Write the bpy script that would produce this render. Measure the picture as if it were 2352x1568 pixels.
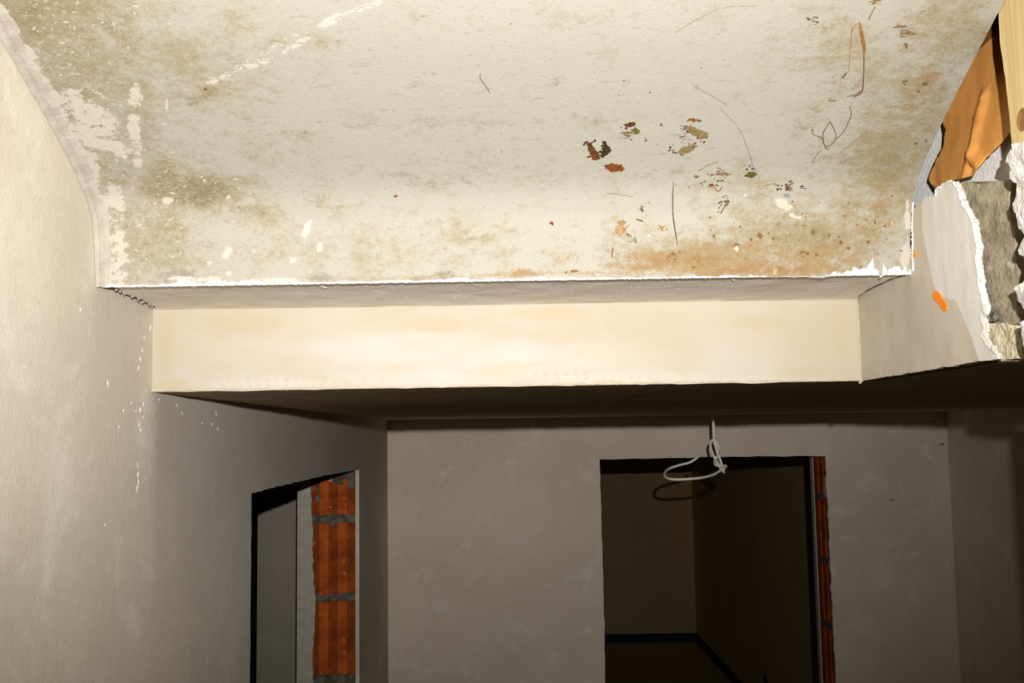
import bpy, bmesh, math, random
import numpy as np
from mathutils import Vector, Matrix
from mathutils.geometry import delaunay_2d_cdt

for o in list(bpy.data.objects): bpy.data.objects.remove(o)
SC = bpy.context.scene
COL = SC.collection

# ------------------------------------------------------------------ camera
F = 2287.0                       # focal length in photo pixels (35 mm on full frame)
TH = math.atan(216 / 2287.0)     # tilted up
PH = math.radians(0.9)           # slight roll
E = 2.25                         # lens height above the floor
r0 = np.array([1.0, 0, 0]); f0 = np.array([0, math.cos(TH), math.sin(TH)]); u0 = np.cross(r0, f0)
CR = r0 * math.cos(PH) - u0 * math.sin(PH)
CU = u0 * math.cos(PH) + r0 * math.sin(PH)
EYE = np.array([0, 0, E])
cam = bpy.data.cameras.new('camera'); cam.sensor_width = 36.0; cam.lens = 36.0 * F / 2352.0
cam.clip_start = 0.02; cam.clip_end = 60
camo = bpy.data.objects.new('camera', cam); COL.objects.link(camo)
camo.matrix_world = Matrix(((CR[0], CU[0], -f0[0], 0), (CR[1], CU[1], -f0[1], 0), (CR[2], CU[2], -f0[2], E), (0, 0, 0, 1)))
SC.camera = camo
SC.cycles.max_bounces = 4; SC.cycles.diffuse_bounces = 3; SC.cycles.glossy_bounces = 1; SC.cycles.use_light_tree = False; SC.cycles.caustics_reflective = False; SC.cycles.caustics_refractive = False

# ------------------------------------------------------------------ world, flash, exposure
w = bpy.data.worlds.new('world'); SC.world = w; w.use_nodes = True
w.node_tree.nodes['Background'].inputs[0].default_value = (0.05, 0.042, 0.03, 1)
w.node_tree.nodes['Background'].inputs[1].default_value = 0.10
fl = bpy.data.lights.new('flash', 'SPOT')          # the photographer's flash, just above the lens
fl.energy = 175; fl.color = (1.0, 0.975, 0.93); fl.shadow_soft_size = 0.006
fl.spot_size = math.radians(88); fl.spot_blend = 1.0
flo = bpy.data.objects.new('flash', fl); COL.objects.link(flo)
FLASH = Vector((0.035, -0.10, E + 0.090)); flo.location = FLASH
flo.rotation_euler = (Vector((-0.05, 1.3, E + 0.42)) - FLASH).to_track_quat('-Z', 'Y').to_euler()
SC.view_settings.view_transform = 'Standard'; SC.view_settings.look = 'None'
SC.view_settings.exposure = 0.0; SC.view_settings.gamma = 1.0; SC.view_settings.use_curve_mapping = False

# ------------------------------------------------------------------ helpers: rays
def ray(x, y): return f0 + CR * ((x - 1176) / F) - CU * ((y - 784) / F)
def onX(x, y, X): d = ray(x, y); return EYE + d * (X / d[0])
def onY(x, y, Y): d = ray(x, y); return EYE + d * (Y / d[1])
def onZ(x, y, Z): d = ray(x, y); return EYE + d * ((Z - E) / d[2])
def projn(P):
    q = P - EYE; z = q @ f0
    return 1176 + F * (q @ CR) / z, 784 - F * (q @ CU) / z

# ------------------------------------------------------------------ helpers: materials
class NT:
    def __init__(s, name, rough=0.9, spec=0.2):
        s.m = bpy.data.materials.new(name); s.m.use_nodes = True
        s.t = s.m.node_tree; s.b = s.t.nodes['Principled BSDF']
        if rough >= 0.8:                     # dull mineral surfaces: plain diffuse
            out = s.t.nodes['Material Output']; s.t.nodes.remove(s.b); s.b = s.t.nodes.new('ShaderNodeBsdfDiffuse')
            s.t.links.new(s.b.outputs[0], out.inputs[0])
        else:
            s.b.inputs['Roughness'].default_value = rough
            s.b.inputs['Specular IOR Level'].default_value = spec
        s.co = s.t.nodes.new('ShaderNodeTexCoord').outputs['Object']
    def n(s, t): return s.t.nodes.new(t)
    def L(s, a, b): s.t.links.new(a, b)
    def put(s, sock, v):
        if hasattr(v, 'is_output') or isinstance(v, bpy.types.NodeSocket): s.L(v, sock)
        elif isinstance(v, (tuple, list)) and len(v) == 3 and sock.type == 'RGBA': sock.default_value = (*v, 1)
        else: sock.default_value = v
    def noise(s, sc, det=4, rough=0.55, vec=None, stretch=None, dist=0.0):
        n = s.n('ShaderNodeTexNoise'); n.inputs['Scale'].default_value = sc; n.inputs['Detail'].default_value = det
        n.inputs['Roughness'].default_value = rough; n.inputs['Distortion'].default_value = dist
        v = vec or s.co
        if stretch:
            mp = s.n('ShaderNodeMapping'); mp.inputs['Scale'].default_value = stretch; s.L(v, mp.inputs['Vector']); v = mp.outputs[0]
        s.L(v, n.inputs['Vector']); return n.outputs['Fac']
    def voro(s, sc, feat='F1', vec=None):
        n = s.n('ShaderNodeTexVoronoi'); n.inputs['Scale'].default_value = sc; n.feature = feat
        s.L(vec or s.co, n.inputs['Vector']); return n.outputs['Distance']
    def ramp(s, v, a, b, lo=0.0, hi=1.0):
        n = s.n('ShaderNodeMapRange'); n.interpolation_type = 'SMOOTHSTEP'
        s.put(n.inputs[0], v); n.inputs[1].default_value = a; n.inputs[2].default_value = b
        n.inputs[3].default_value = lo; n.inputs[4].default_value = hi; return n.outputs[0]
    def math(s, op, a, b=0.0, clamp=False):
        n = s.n('ShaderNodeMath'); n.operation = op; n.use_clamp = clamp
        s.put(n.inputs[0], a); s.put(n.inputs[1], b); return n.outputs[0]
    def mix(s, f, a, b, bt='MIX'):
        n = s.n('ShaderNodeMix'); n.data_type = 'RGBA'; n.blend_type = bt
        s.put(n.inputs[0], f); s.put(n.inputs[6], a); s.put(n.inputs[7], b); return n.outputs[2]
    def attr(s, name):
        n = s.n('ShaderNodeAttribute'); n.attribute_name = name
        sp = s.n('ShaderNodeSeparateColor'); s.L(n.outputs['Color'], sp.inputs[0]); return sp.outputs[0], sp.outputs[1], sp.outputs[2]
    def bump(s, h, strength=0.3, dist=0.002):
        n = s.n('ShaderNodeBump'); n.inputs['Strength'].default_value = strength; n.inputs['Distance'].default_value = dist
        s.put(n.inputs['Height'], h); s.L(n.outputs[0], s.b.inputs['Normal'])
    def done(s, col): s.put(s.b.inputs[0], col); return s.m

def sr(r, g, b):
    f = lambda c: (c / 255 / 12.92) if c / 255 <= 0.04045 else ((c / 255 + 0.055) / 1.055) ** 2.4
    return (f(r), f(g), f(b))

def mat_plaster(name, base, dark, light, bscale=1.0, bump=0.25, rough=0.85, dark_upper=False):
    t = NT(name, rough, 0.25)
    n1 = t.noise(2.2 * bscale, 4, 0.6); n2 = t.noise(9 * bscale, 5, 0.62, dist=0.6); n3 = t.noise(60, 3, 0.6)
    c = t.mix(t.ramp(n1, 0.36, 0.66), dark, base)
    c = t.mix(t.ramp(n2, 0.50, 0.72, 0, 0.75), c, light)
    st = t.noise(5, 5, 0.65, stretch=(1.0, 1.0, 0.28))
    c = t.mix(t.ramp(st, 0.5, 0.75, 0, 0.4), c, dark)
    c = t.mix(t.ramp(n3, 0.3, 0.7, 0, 0.16), c, (base[0] * .62, base[1] * .60, base[2] * .56))
    if dark_upper:      # darker tone past the beam, stronger towards the ceiling
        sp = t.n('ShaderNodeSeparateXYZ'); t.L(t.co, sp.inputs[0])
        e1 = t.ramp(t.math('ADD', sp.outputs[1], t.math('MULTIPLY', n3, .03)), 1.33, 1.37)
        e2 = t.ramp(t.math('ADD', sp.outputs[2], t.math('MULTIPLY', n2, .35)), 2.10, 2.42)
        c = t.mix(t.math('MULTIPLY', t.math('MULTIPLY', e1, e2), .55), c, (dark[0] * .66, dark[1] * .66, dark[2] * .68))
    t.bump(t.noise(190, 3, .7), bump, 0.0015)
    return t.done(c)

def mat_flat(name, c1, c2, sc=40, rough=0.85, bump=0.2, bsc=None, spec=0.2, dist=0.001):
    t = NT(name, rough, spec); n = t.noise(sc, 5, 0.6)
    t.bump(t.noise(bsc or sc * 4, 3, 0.6), bump, dist)
    return t.done(t.mix(t.ramp(n, 0.35, 0.65), c1, c2))

M = {}
M['wall'] = mat_plaster('wall_plaster', (.625, .565, .475), (.55, .49, .40), (.69, .635, .56), bump=.4, dark_upper=True)
M['wallfar'] = mat_plaster('far_wall_plaster', (.74, .65, .535), (.66, .57, .455), (.80, .725, .625), bump=.35)
def m_coat():
    t = NT('stair_wall_plaster', 0.85, .25); a, b_, c_ = t.attr('mask')
    n1 = t.noise(6, 5, .6); n2 = t.noise(40, 5, .65, stretch=(1, 1.6, .25)); n3 = t.noise(300, 3, .6)
    c = t.mix(t.ramp(n1, .35, .65), (.47, .41, .325), (.53, .47, .385))
    c = t.mix(t.ramp(n2, .55, .75, 0, .35), c, (.44, .385, .31))
    wh = t.mix(t.ramp(n2, .35, .65), (.59, .555, .505), (.66, .63, .585))
    c = t.mix(t.ramp(t.math('ADD', a, t.math('MULTIPLY', t.math('SUBTRACT', n2, .5), .25)), .42, .58), c, wh)
    t.bump(n3, .3, .0012); return t.done(c)
M['wallR'] = m_coat()
M['room'] = mat_plaster('bare_room_plaster', (.78, .575, .30), (.72, .52, .265), (.82, .61, .33))
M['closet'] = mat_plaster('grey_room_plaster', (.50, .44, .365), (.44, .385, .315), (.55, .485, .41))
M['white'] = mat_flat('white_plaster_edge', (.62, .59, .545), (.74, .715, .675), 70, 0.9, 0.8, 220, dist=0.003)
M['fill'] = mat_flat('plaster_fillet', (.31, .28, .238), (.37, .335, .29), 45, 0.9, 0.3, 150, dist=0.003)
M['strip'] = mat_flat('strip_plaster', (.80, .71, .61), (.86, .78, .69), 14, 0.55, 0.5, 160, 0.4, 0.0012)
M['mortar'] = mat_flat('grey_mortar', (.085, .072, .052), (.19, .17, .135), 45, 0.95, 0.9, 200, dist=0.004)
M['return'] = mat_flat('plaster_return', (.40, .36, .29), (.46, .42, .35), 50, 0.95, 0.7, 160, dist=0.003)
M['floor'] = mat_flat('screed', (.56, .42, .22), (.62, .47, .26), 5, 0.9, 0.2)
M['blue'] = mat_flat('blue_foam', (.018, .03, .05), (.022, .036, .06), 30, 0.7)
M['cable'] = mat_flat('white_cable', (.80, .76, .66), (.84, .80, .70), 30, 0.45, 0.02, spec=0.5)
M['black'] = mat_flat('black_cable', (.01, .01, .012), (.02, .02, .02), 30, 0.5)
M['orange'] = mat_flat('orange_paint', (.80, .20, .005), (.85, .24, .008), 30, 0.6, 0.05)
M['fleck'] = mat_flat('soffit_flecks', (.33, .30, .25), (.42, .39, .34), 90, 0.9, 0.3, 200)
M['ridge'] = mat_flat('ridge_plaster', (.40, .34, .26), (.46, .40, .32), 60, 0.9, 0.5, 200)
M['dark'] = mat_flat('shade_black', (.02, .017, .014), (.028, .022, .018), 20, 0.95)  # near-black colour stands in for the darkness behind the left doorway

def m_brick(name='clay_block', k=1.0):
    t = NT(name, 0.9, 0.15); n = t.noise(14, 5, 0.6); n2 = t.noise(120, 4, 0.6)
    c = t.mix(t.ramp(n, 0.35, 0.68), (.34 * k, .060 * k, .011 * k), (.56 * k, .112 * k, .020 * k))
    c = t.mix(t.ramp(t.noise(55, 3, 0.5), 0.68, 0.74, 0, 0.55), c, (.42, .36, .28))
    t.bump(n2, 0.4, 0.002); return t.done(c)
M['brick'] = m_brick(); M['brick_dusty'] = m_brick('clay_block_dusty', .62)

def m_ceiling():
    t = NT('ceiling_board', 0.8, 0.2); n = t.noise(3, 5, 0.6, stretch=(0.35, 3.0, 1)); n2 = t.noise(120, 3, 0.6, stretch=(0.06, 1, 1))
    c = t.mix(t.ramp(n, 0.3, 0.7), (.50, .40, .27), (.62, .51, .37))
    c = t.mix(t.ramp(n2, 0.45, 0.7, 0, 0.35), c, (.36, .27, .17))
    t.bump(n2, 0.3, 0.002); return t.done(c)
M['ceiling'] = m_ceiling()

def m_wood():
    t = NT('pale_softwood', 0.7, 0.25)
    g = t.noise(60, 5, 0.6, stretch=(1.0, 1.0, 0.05), dist=1.2); g2 = t.noise(260, 3, 0.6, stretch=(1, 1, 0.03))
    c = t.mix(t.ramp(g, 0.35, 0.68), (.60, .47, .25), (.52, .37, .17))
    c = t.mix(t.ramp(g2, 0.5, 0.7, 0, 0.35), c, (.46, .31, .13))
    t.bump(g2, 0.4, 0.001); return t.done(c)
M['wood'] = m_wood()
M['knot'] = mat_flat('wood_knot', (.33, .17, .055), (.22, .10, .03), 120, 0.7)
M['darkwood'] = mat_flat('brown_timber', (.16, .07, .02), (.10, .04, .012), 60, 0.8)

def m_paper():
    t = NT('kraft_paper', 0.55, 0.35); n = t.noise(9, 5, 0.6); n2 = t.noise(30, 5, 0.65, dist=1.0)
    c = t.mix(t.ramp(n, 0.35, 0.66), (.56, .25, .060), (.64, .31, .085))
    c = t.mix(t.ramp(n2, 0.55, 0.75, 0, 0.4), c, (.47, .19, .04))
    t.bump(n2, 0.10, 0.002); return t.done(c)
M['paper'] = m_paper()

def m_foam():
    t = NT('polystyrene', 0.6, 0.4); v = t.voro(260)
    c = t.mix(t.ramp(v, 0.1, 0.6), (.88, .87, .86), (.80, .79, .78)); t.bump(v, 0.35, 0.0015); t.b.inputs['Subsurface Weight'].default_value = 0.0
    return t.done(c)
M['foam'] = m_foam()

def m_rawconc():
    t = NT('raw_concrete', 0.95, 0.15); n = t.noise(25, 6, 0.65, stretch=(1, 1, 2.5)); n2 = t.noise(140, 5, 0.7)
    c = t.mix(t.ramp(n, 0.3, 0.7), (.23, .19, .125), (.34, .29, .205))
    c = t.mix(t.ramp(n2, 0.6, 0.75, 0, 0.7), c, (.22, .20, .17))
    c = t.mix(t.ramp(t.noise(33, 4, 0.6), 0.64, 0.72, 0, 0.6), c, (.56, .50, .42))
    t.bump(t.math('ADD', n, n2), 0.9, 0.004); return t.done(c)
M['rawconc'] = m_rawconc()
M['stone'] = mat_flat('tan_mortar', (.50, .42, .28), (.60, .53, .38), 60, 0.95, 0.9, 200, dist=0.004)

# ------------------------------------------------------------------ helpers: meshes
def obj(name, me, mat, parent=None, smooth=False):
    if isinstance(me, bmesh.types.BMesh):
        d = bpy.data.meshes.new(name); me.normal_update(); me.to_mesh(d); me.free(); me = d
    if mat is not None and not me.materials: me.materials.append(M[mat] if isinstance(mat, str) else mat)
    if smooth: me.polygons.foreach_set('use_smooth', [True] * len(me.polygons))
    o = bpy.data.objects.new(name, me); COL.objects.link(o)
    if parent is not None: o.parent = parent
    return o
def tag(o, label=None, cat=None, kind=None, group=None):
    if label: o['label'] = label
    if cat: o['category'] = cat
    if kind: o['kind'] = kind
    if group: o['group'] = group
    return o
def empty(name, loc=(0, 0, 0)):
    o = bpy.data.objects.new(name, None); COL.objects.link(o); o.empty_display_size = 0.05; return o
def box(bm, x0, x1, y0, y1, z0, z1):
    v = [bm.verts.new(p) for p in ((x0, y0, z0), (x1, y0, z0), (x1, y1, z0), (x0, y1, z0), (x0, y0, z1), (x1, y0, z1), (x1, y1, z1), (x0, y1, z1))]
    for f in ((3, 2, 1, 0), (4, 5, 6, 7), (0, 1, 5, 4), (1, 2, 6, 5), (2, 3, 7, 6), (3, 0, 4, 7)): bm.faces.new([v[i] for i in f])
def boxes(*bs):
    bm = bmesh.new()
    for b in bs: box(bm, *b)
    return bm
def jag(pts, amp, step, seed, closed=False):
    rnd = random.Random(seed); out = []
    P = list(pts) + ([pts[0]] if closed else [])
    for a, b in zip(P[:-1], P[1:]):
        L = math.dist(a, b); n = max(1, int(L / step)); nx, ny = -(b[1] - a[1]) / (L or 1), (b[0] - a[0]) / (L or 1)
        out.append(a)
        for k in range(1, n):
            f = (k + rnd.uniform(-.3, .3)) / n; d = rnd.gauss(0, amp)
            out.append((a[0] + (b[0] - a[0]) * f + nx * d, a[1] + (b[1] - a[1]) * f + ny * d))
    if not closed: out.append(P[-1])
    return out
def prism(poly, to3, depth):
    """closed solid: 2-D polygon mapped by to3, pushed by the vector depth; concave outlines are triangulated"""
    bm = bmesh.new(); n = len(poly)
    vs, es, fs, ov, oe, of = delaunay_2d_cdt([Vector(p) for p in poly], [(i, (i + 1) % n) for i in range(n)], [list(range(n))], 1, 1e-7)
    A = [bm.verts.new(to3(v)) for v in vs]; B = [bm.verts.new(Vector(to3(v)) + Vector(depth)) for v in vs]
    cnt = {}
    for f in fs:
        bm.faces.new([A[i] for i in f]); bm.faces.new([B[i] for i in reversed(f)])
        for i in range(len(f)):
            e = (f[i], f[(i + 1) % len(f)]); cnt[e] = 1
    for (a, b) in cnt:
        if (b, a) not in cnt: bm.faces.new([A[b], A[a], B[a], B[b]])
    bmesh.ops.recalc_face_normals(bm, faces=bm.faces); return bm
def inside(p, poly):
    x, y = p; c = False; j = len(poly) - 1
    for i in range(len(poly)):
        xi, yi = poly[i]; xj, yj = poly[j]
        if (yi > y) != (yj > y) and x < (xj - xi) * (y - yi) / (yj - yi) + xi: c = not c
        j = i
    return c
def vnoise(seed):
    """smooth value noise in 2-D, for relief"""
    T = np.random.RandomState(seed).rand(64, 64)
    def f(x, y):
        xi, yi = math.floor(x), math.floor(y); fx, fy = x - xi, y - yi
        fx, fy = fx * fx * (3 - 2 * fx), fy * fy * (3 - 2 * fy)
        g = lambda a, b: T[a % 64, b % 64]
        return (g(xi, yi) * (1 - fx) + g(xi + 1, yi) * fx) * (1 - fy) + (g(xi, yi + 1) * (1 - fx) + g(xi + 1, yi + 1) * fx) * fy - 0.5
    return lambda x, y: f(x, y) + 0.5 * f(2.1 * x + 7, 2.1 * y + 3) + 0.25 * f(4.3 * x + 1, 4.3 * y + 9)
def relief(name, poly, to3, depth, nrm, step, amp, freq, seed, mat, parent, edge=0.0):
    """solid with an uneven front: 2-D outline (metres), interior points pushed along nrm by noise; the rim sinks by edge"""
    ns = vnoise(seed); rnd = random.Random(seed); n = len(poly)
    xs = [p[0] for p in poly]; ys = [p[1] for p in poly]; pts = [Vector(p) for p in poly]
    x = min(xs) + step / 2
    while x < max(xs):
        y = min(ys) + step / 2
        while y < max(ys):
            q = (x + rnd.uniform(-.3, .3) * step, y + rnd.uniform(-.3, .3) * step)
            if inside(q, poly): pts.append(Vector(q))
            y += step
        x += step
    vs, es, fs, ov, oe, of = delaunay_2d_cdt(pts, [(i, (i + 1) % n) for i in range(n)], [list(range(n))], 1, 1e-7)
    bm = bmesh.new(); N = Vector(nrm); A = []; B = []
    for i, v in enumerate(vs):
        rim = any(k < n for k in ov[i]) if len(ov[i]) else False
        h = amp * ns(v[0] * freq, v[1] * freq) - (edge if rim else 0)
        A.append(bm.verts.new(Vector(to3(v)) + N * h)); B.append(bm.verts.new(Vector(to3(v)) + Vector(depth)))
    cnt = set()
    for f in fs:
        bm.faces.new([A[i] for i in f]); bm.faces.new([B[i] for i in reversed(f)])
        for i in range(len(f)): cnt.add((f[i], f[(i + 1) % len(f)]))
    for (a, b) in cnt:
        if (b, a) not in cnt: bm.faces.new([A[b], A[a], B[a], B[b]])
    bmesh.ops.recalc_face_normals(bm, faces=bm.faces)
    return obj(name, bm, mat, parent)
def catmull(P, n=8):
    P = [Vector(p) for p in P]; Q = [P[0] * 2 - P[1]] + P + [P[-1] * 2 - P[-2]]; out = []
    for i in range(1, len(Q) - 2):
        for k in range(n):
            t = k / n; a, b, c, d = Q[i - 1:i + 3]
            out.append(0.5 * ((2 * b) + (c - a) * t + (2 * a - 5 * b + 4 * c - d) * t * t + (3 * b - a - 3 * c + d) * t ** 3))
    return out + [P[-1]]
def tube(path, rad, seg=8):
    bm = bmesh.new(); rings = []; up = Vector((0.3, 0.8, 0.5)).normalized(); n = len(path)
    for i, p in enumerate(path):
        d = (path[min(i + 1, n - 1)] - path[max(i - 1, 0)]).normalized()
        a = up - d * up.dot(d)
        if a.length < 1e-3: a = Vector((1, 0, 0)) - d * d.x
        a.normalize(); up = a; b = d.cross(a); r = rad[i] if isinstance(rad, (list, tuple)) else rad
        rings.append([bm.verts.new(p + (a * math.cos(2 * math.pi * k / seg) + b * math.sin(2 * math.pi * k / seg)) * r) for k in range(seg)])
    for A, B in zip(rings[:-1], rings[1:]):
        for k in range(seg): bm.faces.new([A[k], A[(k + 1) % seg], B[(k + 1) % seg], B[k]])
    bm.faces.new(rings[0][::-1]); bm.faces.new(rings[-1]); return bm

# ------------------------------------------------------------------ measured places (metres)
XL, XR = -0.479, 0.463            # the two walls of the stair
YB, YF = 1.321, 3.80              # beam face, far wall
ZC, ZB = 2.315, 2.4235            # ceiling, top of the beam face
XW = 1.646                        # right wall of the room
HEAD = 2.155                      # door heads
LY0, LY1 = 1.832, 3.103           # doorway in the left wall
RX0, RX1 = 0.325, 1.182           # doorway in the far wall
TW = 0.19
ZT = 3.35

# ------------------------------------------------------------------ floor and ceiling
tag(obj('floor', boxes((-3.0, 2.3, -2.0, 11.4, -0.12, 0.0)), 'floor'), 'bare screed floor seen through the far doorway', kind='structure')
ce = boxes((XL, XW, YB + 0.002, YF, ZC, ZC + 0.10), (0.497, XW, -2.0, YB + 0.002, ZC, ZC + 0.012))
tag(obj('ceiling', ce, 'ceiling'), 'dark unlit ceiling beyond the pale beam', kind='structure')
tag(obj('ceiling', boxes((-3.0, 2.3, YF + 0.20, 11.4, ZC + 0.25, ZC + 0.35), (-3.0, XL - TW, -1.0, YF + .2, ZC + .25, ZC + .35)), 'room'), 'ceiling of the unlit rooms behind the doorways', kind='structure')

# ------------------------------------------------------------------ left wall with its doorway
def toX(X): return lambda v: (X, v[0], v[1])
top = jag([(LY0, HEAD - 0.002), (2.55, HEAD + 0.002), (LY1, HEAD - 0.002)], 0.0007, 0.012, 5)
side0 = jag([(LY0, 0), (LY0 - 0.004, 1.2), (LY0 + .002, HEAD - 0.002)], 0.0012, 0.03, 6)
side1 = jag([(LY1, HEAD - 0.002), (LY1, 0)], 0.0007, 0.05, 7)
skin = [(-2.0, 0)] + side0[:-1] + top[:-1] + side1 + [(YF, 0), (YF, ZT), (-2.0, ZT)]
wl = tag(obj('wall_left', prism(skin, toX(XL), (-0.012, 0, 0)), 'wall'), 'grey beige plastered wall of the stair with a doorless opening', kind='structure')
obj('masonry_core', boxes((XL - TW, XL - .012, -2.0, LY0, 0, ZT), (XL - TW, XL - .012, LY1 + 0.012, YF, 0, ZT), (XL - TW, XL - .012, LY0, LY1 + .012, HEAD + .003, ZT)), 'return', wl)
# ribbed clay blocks of the far jamb
def ribbed(wd, h, depth, ribs, rel, gd=.014):
    """block with upright ribs; local x across the face, y into the wall, z up"""
    prof = []
    for (a, b, hi) in ribs:
        yy = -rel if hi else 0.0; e = 0.012
        prof += [((a + e) * wd, yy), ((b - e) * wd, yy)]
        prof += [((b - .010) * wd, gd), ((b + .010) * wd, gd)]
    prof = prof[:-2]
    out = prof + [(prof[-1][0], depth), (prof[0][0], depth)]
    bm = bmesh.new(); A = [bm.verts.new((p[0], p[1], 0)) for p in out]; B = [bm.verts.new((p[0], p[1], h)) for p in out]
    n = len(out)
    for i in range(n): bm.faces.new([A[i], A[(i + 1) % n], B[(i + 1) % n], B[i]])
    bm.faces.new(A[::-1]); bm.faces.new(B); bmesh.ops.recalc_face_normals(bm, faces=bm.faces)
    for f in bm.faces:                       # the recessed ribs are dustier and redder
        if len(f.verts) == 4 and all(abs(v.co.y) < 1e-6 for v in f.verts): f.material_index = 1
    return bm
RIB = [(0, .17, 0), (.17, .41, 1), (.41, .59, 0), (.59, .83, 1), (.83, 1, 0)]
BH = 0.218
bme = None
for zc in (1.522, 1.767, 2.004):
    for zz in ((zc - .0125 - BH,) if zc < 2.0 else (zc - .0125 - BH, zc + .0115)):
        if bme is None:
            b = obj('brick', ribbed(0.135, BH, 0.10, RIB, 0.004), 'brick', wl); bme = b.data; bme.materials.append(M['brick_dusty'])
        else: b = obj('brick', bme, None, wl)
        b.location = (-0.626, LY1 + .0045, zz)
        if zz > zc: b.scale = (1, 1, 0.50)
for k, zc in enumerate((1.522, 1.767, 2.004)):
    poly = jag([(-0.626, zc - .013), (-0.493, zc - .012), (-0.493, zc + .012), (-0.626, zc + .012)], 0.0025, 0.009, 20 + k, True)
    relief('mortar_joint', poly, lambda v: (v[0], LY1 + .001, v[1]), (0, .05, 0), (0, -1, 0), 0.008, 0.006, 90, 30 + k, 'mortar', wl)
poly = jag([(-0.626, 2.118), (-0.60, 2.112), (-0.585, 2.125), (-.56, 2.118), (-.545, 2.107), (-0.525, 2.105), (-.492, 2.100), (-.492, 2.1548), (-.626, 2.1548)], 0.0025, 0.01, 44, True)
relief('mortar_joint', poly, lambda v: (v[0], LY1 + .0005, v[1]), (0, .05, 0), (0, -1, 0), 0.008, 0.006, 90, 45, 'mortar', wl)
for k, (x, z, s) in enumerate(((-.607, 2.066, .010), (-.606, 2.096, .008), (-.566, 2.122, .006), (-.568, 2.04, .004), (-.562, 1.995, .014), (-.611, 2.001, .013))):
    poly = [(x + s * random.Random(k * 9 + j).uniform(.6, 1.1) * math.cos(j * .7), z + s * random.Random(k * 9 + j + 3).uniform(.6, 1.3) * math.sin(j * .7)) for j in range(9)]
    relief('mortar_smear', poly, lambda v: (v[0], LY1 - .0025, v[1]), (0, .01, 0), (0, -1, 0), 0.005, 0.003, 120, 60 + k, 'mortar' if k < 2 or k > 3 else 'return', wl)
edge = jag([(-0.617, 0.2), (-0.616, 1.45), (-.620, 1.60), (-0.612, 1.72), (-.612, 1.77), (-0.621, 1.85), (-0.621, 1.95), (-.626, 2.02), (-.624, 2.06), (-.630, 2.11)], 0.0018, 0.012, 50)
poly = [(-0.669, 0.2)] + edge + [(-.634, 2.15), (-0.669, 2.15)]
relief('plaster_return', poly, lambda v: (v[0], LY1 - .004, v[1]), (0, .05, 0), (0, -1, 0), 0.02, 0.004, 40, 52, 'return', wl)
obj('jamb_core', boxes((XL - TW + .001, XL - .013, LY1 + .008, LY1 + .07, 0, HEAD)), 'mortar', wl)
# bits of dried plaster stuck on the wall
rnd = random.Random(3); bm = bmesh.new()
def fleck(bm, P, ax, ay, nr, s, asp, ang, rnd, th=.0012, n=7):
    c, sn = math.cos(ang), math.sin(ang); ring = []
    for k in range(n):
        a = 2 * math.pi * k / n; r = s * rnd.uniform(.55, 1.15); u, v = r * math.cos(a), r * math.sin(a) * asp
        ring.append(bm.verts.new(P + ax * (u * c - v * sn) + ay * (u * sn + v * c)))
    t = bm.verts.new(P + nr * th)
    for k in range(n): bm.faces.new([ring[k], ring[(k + 1) % n], t])
for (x, y, s, asp) in ((317, 1068, 6, 2), (317, 1090, 5, 2), (318, 1106, 5, 1.5), (316, 1120, 7, 2), (185, 712, 5, 1.6), (56, 843, 4, 1), (330, 930, 5, 1.5), (322, 942, 4, 2), (312, 945, 4, 1), (319, 975, 4, 2), (301, 926, 5, 1), (283, 942, 4, 1.2), (273, 981, 4, 1.5), (247, 880, 4, 2.6), (318, 846, 5, 2.2), (322, 825, 4, 2.5), (327, 805, 4, 2), (331, 775, 3, 2), (345, 752, 4, 3.5), (336, 900, 6, .6), (352, 912, 5, .6), (366, 918, 6, .7), (405, 930, 4, 1), (418, 948, 3, 1), (465, 972, 5, .7), (487, 973, 4, 1), (496, 950, 4, 2), (500, 985, 3, 2), (240, 1205, 3, 1), (322, 988, 3, 2), (328, 958, 4, 1.5)):
    p = Vector(onX(x, y, XL)) ; sc = p.y / F
    fleck(bm, p + Vector((.0002, 0, 0)), Vector((0, 1.6, 0)), Vector((0, 0, 1)), Vector((1, 0, 0)), s * sc, asp, rnd.uniform(-.2, .2), rnd)
tag(obj('plaster_flecks', bm, 'white', wl), 'white plaster flecks stuck on the wall', kind='stuff')

# ------------------------------------------------------------------ far wall with its doorway
def toY(Y): return lambda v: (v[0], Y, v[1])
s0 = jag([(RX0 - .002, 0), (RX0 + .003, 1.7), (RX0, HEAD)], 0.0012, 0.03, 11)
tp = jag([(RX0, HEAD), (0.8, HEAD + .002), (RX1, HEAD - .001)], 0.0012, 0.03, 12)
s1 = jag([(RX1, HEAD - .001), (RX1 + .001, 2.09), (RX1 - .004, 2.04), (RX1, 1.99), (RX1, 0)], 0.0016, 0.02, 13)
skin = [(XL, 0)] + s0[:-1] + tp[:-1] + s1 + [(XW + .19, 0), (XW + .19, ZC - .001), (XL, ZC - .001)]
wf = tag(obj('wall_far', prism(skin, toY(YF), (0, 0.012, 0)), 'wallfar'), 'far plastered wall with a doorless opening into a dark room', kind='structure')
obj('masonry_core', boxes((XL - .19, RX0 - .004, YF + .012, YF + .19, 0, ZC), (RX1 + .014, 2.3, YF + .012, YF + .19, 0, ZC), (RX0 - .004, RX1 + .014, YF + .012, YF + .19, HEAD + .004, ZC)), 'return', wf)
bme = None
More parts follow.
